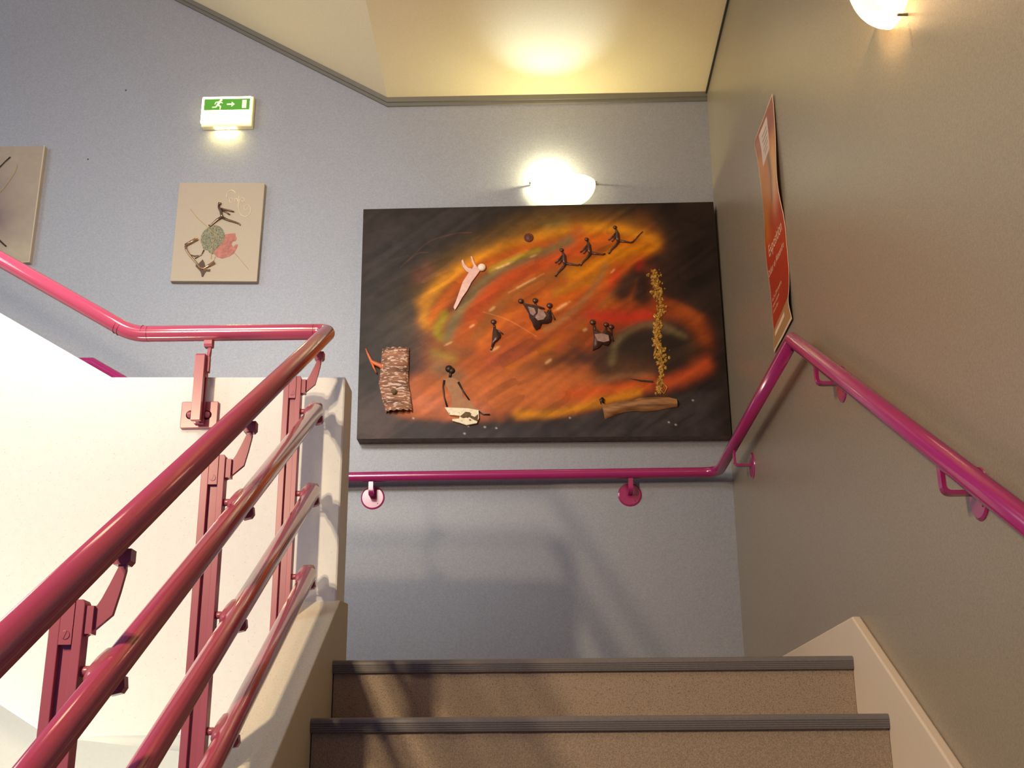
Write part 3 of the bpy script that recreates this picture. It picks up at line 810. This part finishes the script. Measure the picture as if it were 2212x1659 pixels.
prism(g, [(1162, 668), (1174, 674), (1180, 684), (1174, 692), (1162, 694), (1156, 688), (1162, 678)], lambda p: ppt(p, FY, 0.0091), lambda p: ppt(p, FY, 0.012))
pic('figure_bodies', g, 'grey_pewter', pt, False, 'grey pewter torsos of the huddled figures')
# right pair
g = limbs([[(1280, 697, 6.5)], [(1309, 702, 5.5)], [(1320, 707, 6)], [(1282, 703, 2.5), (1286, 716, 3.4)], [(1309, 708, 2.2), (1307, 720, 3)], [(1320, 713, 2), (1320, 725, 2), (1324, 738, 1.8)]], FY, 0.006)
prism(g, [(1282, 704), (1292, 716), (1300, 720), (1306, 712), (1314, 716), (1322, 722), (1318, 740), (1312, 748), (1300, 744), (1294, 752), (1280, 758), (1282, 740), (1283, 724), (1280, 712)], lambda p: ppt(p, FY, 0.002), lambda p: ppt(p, FY, 0.009))
pic('figure_pair', g, 'tarnished_metal', pt, label='clump of dark metal figures beside the dark eye shape')
g = new(); prism(g, [(1284, 724), (1300, 722), (1314, 726), (1316, 738), (1304, 741), (1290, 738)], lambda p: ppt(p, FY, 0.0091), lambda p: ppt(p, FY, 0.012))
pic('figure_bodies', g, 'grey_pewter', pt, False, 'grey pewter torsos of the right hand clump')
# seated shaded figure and its bark seat
g = limbs([[(970, 797, 8.0)], [(976, 801, 7.0)], [(974, 803, 3), (972, 816, 3)],
           [(960, 822, 2.6), (957, 836, 1.8), (960, 860, 1.5), (966, 879, 2)],
           [(990, 826, 2.6), (1000, 845, 1.8), (1014, 865, 1.6)]], FY, 0.004)
pic('seated_figure', g, 'dark_iron', pt, label='dark wiry arms and head of the seated figure')
pic('foot', limbs([[(1034, 889, 1.8), (1044, 896, 1.4), (1058, 896, 1.6)]], FY, 0.004), 'dark_iron', pt)
mat('ochre_paint', rgb(150, 98, 56), 0.6, noise_amt=0.12, noise_scale=40)
g = relief([(960, 820), (974, 814), (990, 822), (998, 838), (1000, 860), (1014, 864), (1026, 880), (1038, 886), (1050, 893), (1046, 897), (1034, 893), (1010, 886), (976, 884), (976, 862), (970, 845), (964, 834)], FY, 0.0005, 0.003)
pic('seated_body', g, 'ochre_paint', pt, False, 'ochre body and leg of the seated figure')
g = relief([(961, 882), (990, 883), (1012, 884), (1034, 888), (1035, 905), (1030, 916), (1008, 920), (993, 915), (978, 911), (977, 907), (992, 906), (994, 900), (972, 898)], FY, 0.002, 0.014)
pic('white_bark_piece', g, 'white_bark', pt, False, 'whitish flake of bark')
g = relief([(994, 902), (1006, 892), (1016, 893), (1018, 900), (1026, 903), (1033, 897), (1032, 912), (1026, 910), (1014, 903), (1000, 905)], FY, 0.0141, 0.017)
pic('moss_patch', g, 'moss_bark', pt, False)
# curled birch bark on the left
g = new()
nu, nv = 18, 26
L_ = [(826, 756), (822, 800), (818, 830), (824, 860), (834, 892)]; R_ = [(885, 754), (884, 790), (883, 825), (888, 855), (892, 888)]
def interp(pts, t):
    f = t*(len(pts)-1); i = min(int(f), len(pts)-2); s = f-i
    return (pts[i][0]*(1-s)+pts[i+1][0]*s, pts[i][1]*(1-s)+pts[i+1][1]*s)
rows = []
for j in range(nv+1):
    t = j/nv; a_ = interp(L_, t); b_ = interp(R_, t); row = []
    for i in range(nu+1):
        s = i/nu; ang = PI*s
        p = (a_[0]+(b_[0]-a_[0])*(0.5-0.5*math.cos(ang)), a_[1]+(b_[1]-a_[1])*s + (2.0*math.sin(i*2.1) if j in (0, nv) else 0))
        h = 0.004+0.034*math.sin(ang)**0.8*(0.8+0.2*math.sin(t*7))+0.004*noise.noise(Vector((i*0.6, j*0.5, 0)))
        row.append(g.verts.new(ppt(p, FY, h)))
    rows.append(row)
for A, B in zip(rows[:-1], rows[1:]):
    for i in range(nu): g.faces.new((A[i], A[i+1], B[i+1], B[i]))
o = pic('birch_bark_roll', g, 'birch_bark', pt, label='curled strip of reddish birch bark')
md = o.modifiers.new('thick', 'SOLIDIFY'); md.thickness = 0.003
g = limbs([[(791, 756, 1.2), (796, 768, 2.2), (803, 783, 3.6), (812, 788, 4.4), (822, 792, 5.0), (834, 803, 4.6)], [(803, 783, 3.2), (808, 796, 2.0), (814, 808, 1.4)]], FY, 0.018)
pic('orange_twig', g, 'orange_twig', pt, label='forked orange twig beside the bark roll')
g = new(); lathe(g, [(0, 0.006), (0.010, 0.005), (0.013, 0.0)], ppt((853, 851), FY, 0.036), (0, -1, 0), 14)
pic('bark_knot', g, 'moss_bark', pt)
# log-like bark lower right
g = new(); rows = []
T_ = [(1297, 866), (1310, 876), (1335, 868), (1365, 866), (1380, 860), (1420, 858), (1445, 858), (1460, 862)]
B_ = [(1306, 907), (1322, 900), (1345, 892), (1372, 888), (1395, 890), (1415, 888), (1440, 883), (1463, 880)]
for i in range(25):
    t = i/24; a_ = interp(T_, t); b_ = interp(B_, t); row = []
    for j in range(11):
        s = j/10
        h = 0.003+0.024*math.sin(PI*s)**0.7+0.003*noise.noise(Vector((i*0.4, j*0.9, 3)))
        row.append(g.verts.new(ppt((a_[0]*(1-s)+b_[0]*s, a_[1]*(1-s)+b_[1]*s), FY, h)))
    rows.append(row)
for A, B in zip(rows[:-1], rows[1:]):
    for j in range(10): g.faces.new((A[j], A[j+1], B[j+1], B[j]))
o = pic('bark_boat', g, 'brown_bark', pt, label='long brown strip of bark under the gold column')
g = limbs([[(1301, 874, 4), (1299, 866, 5), (1303, 862, 4)]], FY, 0.012)
pic('bark_curl', g, 'dark_iron', pt)
# rust button
g = new(); c = ppt((1142, 514), FY, 0.004)
for k in range(14):
    an = 2*PI*k/14; r_ = 0.017
    lathe(g, [(0, 0.004), (0.004, 0.003), (0.006, 0)], c+Vector((math.cos(an)*r_, 0, math.sin(an)*r_)), (0, -1, 0), 8)
lathe(g, [(0, 0.005), (0.010, 0.004), (0.017, 0)], c, (0, -1, 0), 14)
pic('rust_button', g, 'rust_button', pt, label='round rust-brown seed button')
# gold crust column
g = new(); rnd = random.Random(5)
for k in range(520):
    y_ = rnd.uniform(583, 850); t = (y_-583)/267
    cx = 1418+10*t+4*math.sin(y_*0.05); wd = 13 if t < 0.35 else (10 if t < 0.8 else 5)
    if 0.62 < t < 0.72: wd = 17
    if t > 0.90: wd = 7
    x_ = rnd.gauss(cx, wd*0.45); r = rnd.uniform(1.6, 4.8)
    an = rnd.uniform(0, PI); n_ = rnd.choice((4, 5, 6))
    h = rnd.uniform(0.002, 0.007)
    pts = [(x_+r*rnd.uniform(.5, 1.1)*math.cos(an+2*PI*i/n_), y_+1.2*r*rnd.uniform(.5, 1.1)*math.sin(an+2*PI*i/n_)) for i in range(n_)]
    prism(g, pts, lambda p: ppt(p, FY, 0.001), lambda p: ppt(((p[0]+x_)/2, (p[1]+y_)/2), FY, h))
o = pic('gold_flake_column', g, 'gold_flake', pt, False, 'crusty upright column of gold flakes'); o['kind'] = 'stuff'
g = limbs([[(1430, 825, 1.2), (1441, 838, 1.2), (1434, 851, 1.2), (1427, 843, 1.2), (1430, 825, 1.2)]], FY, 0.005)
pic('gold_loop', g, 'gold_flake', pt)
g = relief([(1360, 818), (1385, 821), (1410, 823), (1412, 827), (1385, 825)], FY, 0.001, 0.003)
pic('dark_twig', g, 'dark_iron', pt, False)

# --- square canvas with bronze figure
SY = YB-0.034
qs = [at_y(387, 394, SY), at_y(572, 395, SY), at_y(555, 608, SY), at_y(367, 607, SY)]
sq = thing('square_canvas', 'small beige square canvas with bronze runner, leaves and bent pipe under the exit sign', 'picture', (-1.49, YB, 2.18))
mat('beige_linen', rgb(168, 152, 134), 0.75, noise_amt=0.06, noise_scale=300, bump=0.5, bump_scale=700)
mat('bronze', rgb(120, 96, 76), 0.3, metal=0.8, noise_amt=0.35, noise_scale=160)
mat('copper_pipe', rgb(176, 140, 112), 0.25, metal=0.8, noise_amt=0.2, noise_scale=60)
mat('skeleton_leaf', rgb(120, 116, 92), 0.7, noise_amt=0.35, noise_scale=150, speck=rgb(64, 58, 52), speck_scale=200, speck_t=0.58)
mat('red_leaf', rgb(158, 96, 84), 0.7, noise_amt=0.25, noise_scale=60)
mat('silver_wire', rgb(238, 222, 192), 0.4, metal=0.1)
mat('straw', rgb(188, 150, 96), 0.6)
g = new()
fr = [g.verts.new(v) for v in qs]; bk = [g.verts.new((v.x, YB-0.001, v.z)) for v in qs]
g.faces.new(fr[::-1]); g.faces.new(bk)
for i in range(4): g.faces.new((fr[i], fr[(i+1) % 4], bk[(i+1) % 4], bk[i]))
keep(obj('canvas', g, 'beige_linen', sq, bevel=0.003), sq)
Q = lambda cx, cy: (340+cx/6.143, 370+cy/6.143)     # measuring crop -> sheet frame
def ch(*p): return [(Q(a, b)[0], Q(a, b)[1], r) for a, b, r in p]
g = limbs([ch((830, 438, 4.2)), ch((818, 460, 2.4), (825, 500, 3), (848, 540, 3.2), (855, 590, 3.2), (865, 620, 3.6)), ch((850, 505, 2.4), (900, 515, 2.0), (960, 528, 2.3), (1020, 545, 1.6)), ch((865, 525, 2.2), (915, 550, 1.9), (965, 585, 1.6)),
           ch((855, 620, 3.4), (800, 650, 3), (755, 690, 2.4), (705, 735, 2.0), (684, 722, 1.4)), ch((875, 625, 3.4), (940, 655, 2.6), (1010, 675, 2.3), (1090, 705, 1.8), (1105, 725, 1.3))], SY, 0.007, flat=0.8)
pic('bronze_runner', g, 'bronze', sq, label='little bronze running figure')
g = limbs([ch((540, 900, 4.2), (375, 992, 3.6)), ch((380, 1000, 2.8), (388, 1050, 2.4), (440, 1130, 2.2), (520, 1220, 2.2), (570, 1290, 2.2), (620, 1300, 2.4), (660, 1275, 2.6), (765, 1215, 4.2))], SY, 0.008, flat=0.9)
pic('bent_pipe', g, 'copper_pipe', sq, label='bent copper pipe')
g = prism(new(), [Q(*p) for p in ((605, 1175), (625, 1215), (640, 1270), (665, 1310), (705, 1305), (700, 1335), (650, 1330), (630, 1360), (605, 1405), (590, 1400), (580, 1345), (545, 1300), (510, 1265), (515, 1250), (550, 1235))], lambda p: ppt(p, SY, 0.001), lambda p: ppt(p, SY, 0.006))
pic('metal_star', g, 'bronze', sq, False)
g = limbs([ch((620, 1050, 1.6), (590, 1110, 1.2), (500, 1165, 1.0)), ch((440, 1115, 1.0), (500, 1130, 1.6), (545, 1120, 1.2), (500, 1165, 1.2))], SY, 0.004)
pic('bronze_sprig', g, 'bronze', sq)
leaf = [(775, 718), (830, 735), (870, 775), (893, 830), (895, 880), (865, 950), (800, 1010), (760, 1060), (735, 1105), (700, 1090), (665, 1050), (640, 1045), (610, 1040), (598, 990), (575, 940), (580, 860), (620, 790), (680, 740)]
g = prism(new(), [Q(*p) for p in leaf], lambda p: ppt(p, SY, 0.0006), lambda p: ppt(p, SY, 0.002))
pic('grey_leaf', g, 'skeleton_leaf', sq, False, 'grey-green dried leaf')
red = [(900, 838), (990, 826), (1035, 825), (1040, 860), (1055, 890), (1040, 925), (1000, 935), (985, 965), (1005, 1005), (1040, 970), (1070, 972), (1060, 1010), (1020, 1085), (960, 1130), (860, 1160), (790, 1140), (745, 1090), (760, 1050), (820, 1000), (875, 930)]
g = prism(new(), [Q(*p) for p in red], lambda p: ppt(p, SY, 0.0004), lambda p: ppt(p, SY, 0.0014))
pic('red_leaf', g, 'red_leaf', sq, False, 'torn brick red leaf')
def spiral(cx, cy, r0, r1, a0, a1, n=26): return [(cx+(r0+(r1-r0)*i/n)*math.cos(a0+(a1-a0)*i/n), cy+(r0+(r1-r0)*i/n)*math.sin(a0+(a1-a0)*i/n)) for i in range(n+1)]
curls = [[(1045, 300), (1020, 265), (985, 255), (940, 275), (918, 320), (922, 355)],
         spiral(985, 385, 12, 36, 0.5, -5.0), spiral(1045, 390, 18, 26, 1.5, 7.0),
         [(1082, 330), (1078, 400), (1078, 470), (1085, 530), (1110, 580), (1160, 608), (1205, 595), (1235, 545), (1240, 500), (1220, 455), (1190, 445), (1160, 465), (1155, 500), (1170, 520), (1190, 510), (1192, 490)],
         [(1085, 425), (1100, 375), (1130, 355), (1158, 370), (1155, 400), (1130, 410), (1120, 392), (1135, 380)]]
g = limbs([[(Q(*p)[0], Q(*p)[1], 0.47) for p in c] for c in curls], SY, 0.003, seg=6, flat=1.0)
pic('curled_wire', g, 'silver_wire', sq, label='curled thin silver wire signature')
for c_ in (ch((440, 505, 0.5), (520, 610, 0.5), (640, 720, 0.5), (740, 820, 0.5), (830, 890, 0.4), (900, 930, 0.4)), ch((1030, 1090, 0.5), (1140, 1220, 0.5), (1210, 1300, 0.35)), ch((755, 740, 0.5), (760, 850, 0.5), (735, 1000, 0.5), (715, 1100, 0.7), (715, 1165, 0.7)), ch((770, 1140, 0.6), (750, 1190, 0.6))):
    pic('straw', limbs([c_], SY, 0.0035, seg=6, flat=1.0), 'straw', sq)

# --- board cut by the left edge
LY = YB-0.030
l0 = at_y(97, 315, LY); l1 = at_y(64, 566, LY)
lw = 0.62
ql = [Vector((l0.x-lw, LY, l0.z)), l0, l1, Vector((l1.x-lw, LY, l1.z))]
lb = thing('grey_canvas', 'grey canvas with violet smudge and dark stems, cut off by the left edge', 'picture', (-2.66, YB, 2.35))
mvl = vmat('chalk_paint', 0.7, 0.25, bump=0.3, bump_scale=600)
def left_paint(U, V):
    x = -97+U*194; y = 315+V*251
    x = x - V*33*U
    col = slin((150, 136, 122))[None, :]*np.ones((len(x), 1))
    s = lambda *a, **k: stroke(col, x, y, *a, **k)
    col = s([(-10, 400), (0, 470), (-10, 520)], 42, (92, 72, 84), 0.8)
    col = s([(0, 455), (5, 470)], 18, (58, 44, 70), 0.8)
    col = s([(-10, 350), (-2, 365)], 10, (196, 140, 50), 0.8)
    col = s([(20, 540), (70, 545)], 24, (166, 154, 134), 0.6)
    return col*(0.95+0.1*vnoise(x, y, 0.15, 9))[:, None]
keep(sheet('canvas_face', lb, lambda u, v: (ql[0]*(1-u)+ql[1]*u)*(1-v)+(ql[3]*(1-u)+ql[2]*u)*v, 100, 60, left_paint, mvl), lb)
mat('pale_edge', rgb(182, 166, 148), 0.6)
g = new()
fr = [g.verts.new(v) for v in ql]; bk = [g.verts.new((v.x, YB-0.001, v.z)) for v in ql]
for i in range(4): g.faces.new((fr[i], fr[(i+1) % 4], bk[(i+1) % 4], bk[i]))
g.faces.new(bk)
for v0, v1 in ((ql[1], ql[2]), (ql[2], ql[3])):
    pass
tube(g, [ql[1]+Vector((-0.002, 0, 0)), ql[2]+Vector((-0.002, 0, 0)), ql[3]+Vector((0, 0, 0))], 0.004, 8)
keep(obj('canvas_edge', g, 'pale_edge', lb), lb)
for c_ in ([(23, 340, 1.3), (12, 350, 1.2), (-6, 368, 1.4), (-40, 400, 1.4)], [(-30, 500, 1.6), (-3, 517, 1.5), (6, 526, 1.8), (14, 533, 1.6)]):
    pic('dark_stem', limbs([c_], LY, 0.005, flat=0.9), 'dark_iron', lb)
g = limbs([[(38, 357, 0.5), (33, 372, 0.5), (20, 392, 0.5), (8, 408, 0.5), (-6, 422, 0.5)]], LY, 0.004, flat=1.0)
pic('straw_stem', g, 'straw', lb)

# ------------------------------------------------------------------ poster on the right wall
PZ0, PZ1, PYn, PYf = 1.995, 1.138, 3.715, 4.04       # top, bottom, near edge, far edge
po = thing('poster', 'narrow red and orange exhibition poster curling off the right wall', 'poster', (XR, 3.88, 1.56))
def bulge(u, v):      # u 0 = far edge, 1 = near edge (towards the stairs); distance off the wall
    b_ = 0.003
    b_ += 0.010*max(0, math.sin(PI*min(1, max(0, (v-0.05)/0.5))))*(0.3+0.7*u) * 1.1
    b_ += 0.004*math.sin(v*13+0.5+u*1.5)*(0.4+0.6*abs(2*u-1))
    b_ += 0.006*math.exp(-((v-0.93)/0.05)**2)*u
    b_ += 0.010*math.exp(-((v-0.02)/0.06)**2)*(1-u)
    return max(b_, 0.0015)
def PP(u, v, e=0.0):
    y = PYf+(PYn-PYf)*u; z = PZ0+(PZ1-PZ0)*v
    return Vector((XR-bulge(u, v)-e, y, z))
def poster_paint(U, V):
    x = U*100; y = V*264
    col = slin((168, 44, 28))[None, :]*np.ones((len(x), 1))
    s = lambda *a, **k: stroke(col, x, y, *a, **k)
    a = np.clip((118-y+ (50-x)*0.15)/16, 0, 1)
    col = col*(1-a[:, None])+slin((190, 108, 40))[None, :]*a[:, None]
    a = np.clip((40-y+(x-50)*0.1)/14, 0, 1)
    col = col*(1-a[:, None])+slin((150, 70, 50))[None, :]*a[:, None]
    col = s([(80, 60), (85, 90), (70, 120)], 14, (214, 160, 92), 0.9)
    col = s([(55, 52), (62, 75), (60, 105)], 6, (92, 80, 66), 0.85)
    col = s([(20, 60), (25, 100), (20, 125)], 16, (190, 112, 36), 0.8)
    col = s([(70, 122), (90, 116)], 12, (206, 130, 104), 0.8)
    col = s([(60, 135), (90, 140)], 16, (158, 54, 54), 0.6)
    a = (y > 238).astype(float)
    col = col*(1-a[:, None])+slin((170, 130, 84))[None, :]*a[:, None]
    a = ((x > 24) & (x < 66) & (y > 8) & (y < 48)).astype(float)
    col = col*(1-a[:, None])+slin((214, 186, 170))[None, :]*a[:, None]
    a = ((x < 2.2) | (x > 97.8) | (y < 2) | (y > 261.5)).astype(float)
    col = col*(1-a[:, None])+slin((226, 196, 160))[None, :]*a[:, None]
    return col
mvp = vmat('glossy_poster', 0.3, 0.5)
o = keep(sheet('poster_sheet', po, PP, 90, 230, poster_paint, mvp), po)
md = o.modifiers.new('thick', 'SOLIDIFY'); md.thickness = 0.0006; md.offset = -1
mat('poster_ink', rgb(232, 186, 150), 0.5)
mat('poster_ink_grey', rgb(150, 132, 118), 0.6)
def wall_text(txt, u0, v0, size, m, name='lettering', sx=1.0):
    cu = bpy.data.curves.new('t', 'FONT'); cu.body = txt; cu.size = size; cu.resolution_u = 3
    to = bpy.data.objects.new('t', cu); C.objects.link(to)
    bpy.context.view_layer.update()
    me = bpy.data.meshes.new_from_object(to.evaluated_get(bpy.context.evaluated_depsgraph_get()))
    bpy.data.objects.remove(to); bpy.data.curves.remove(cu)
    me.name = name
    bm = bmesh.new(); bm.from_mesh(me)
    bmesh.ops.subdivide_edges(bm, edges=[e for e in bm.edges if e.calc_length() > size*0.3], cuts=2)
    for v in bm.verts:
        u = u0 + v.co.x*sx/(PYf-PYn); vv = v0 - v.co.y/(PZ0-PZ1)
        v.co = PP(u, vv, 0.0012)
    bm.to_mesh(me); bm.free()
    me.materials.append(MATS[m])
    o = bpy.data.objects.new(name, me); C.objects.link(o); o.parent = po; o.location = -po.location
    return o
wall_text('Exposition', 0.16, 0.595, 0.062, 'poster_ink', sx=0.88)
wall_text('Didier et Alexandre', 0.04, 0.668, 0.036, 'poster_ink', sx=0.92)
wall_text('du 2 au 28 novembre', 0.08, 0.785, 0.022, 'poster_ink', sx=0.9)
wall_text('espace culturel', 0.08, 0.812, 0.020, 'poster_ink')
wall_text('entree libre', 0.08, 0.838, 0.020, 'poster_ink')
g = new()
for k, (a_, b_) in enumerate(((0.36, 0.60), (0.34, 0.62), (0.38, 0.58), (0.34, 0.60), (0.40, 0.56))):
    vv = 0.06+k*0.022
    n_ = 8
    for i in range(n_):
        u_0 = a_+(b_-a_)*i/n_; u_1 = a_+(b_-a_)*(i+0.8)/n_
        g.faces.new([g.verts.new(PP(uu, ww, 0.001)) for uu, ww in ((u_0, vv), (u_1, vv), (u_1, vv+0.006), (u_0, vv+0.006))])
pic('printed_lines', g, 'poster_ink_grey', po, False)
g = new()
n_ = 10
for i in range(n_):
    u_0 = 0.12+0.6*i/n_; u_1 = 0.12+0.6*(i+1)/n_
    g.faces.new([g.verts.new(PP(uu, ww, 0.001)) for uu, ww in ((u_0, 0.925), (u_1, 0.925), (u_1, 0.945), (u_0, 0.945))])
pic('printed_band', g, 'poster_ink', po, False)

# ------------------------------------------------------------------ small marks on the back wall
mat('chip_dark', (0.05, 0.05, 0.05, 1), 0.8)
for px_, py_, lab in ((272, 195, 'tiny dark spot on the grey wall left of the exit sign'), (190, 344, 'tiny dark spot on the wall between the grey canvas and the square canvas')):
    c = at_y(px_, py_, YB)
    g = new(); lathe(g, [(0, 0.0025), (0.003, 0.002), (0.0045, 0)], c-Vector((0, 0, 0)), (0, -1, 0), 9)
    tag(obj('dark_spot', g, 'chip_dark'), lab, 'mark')
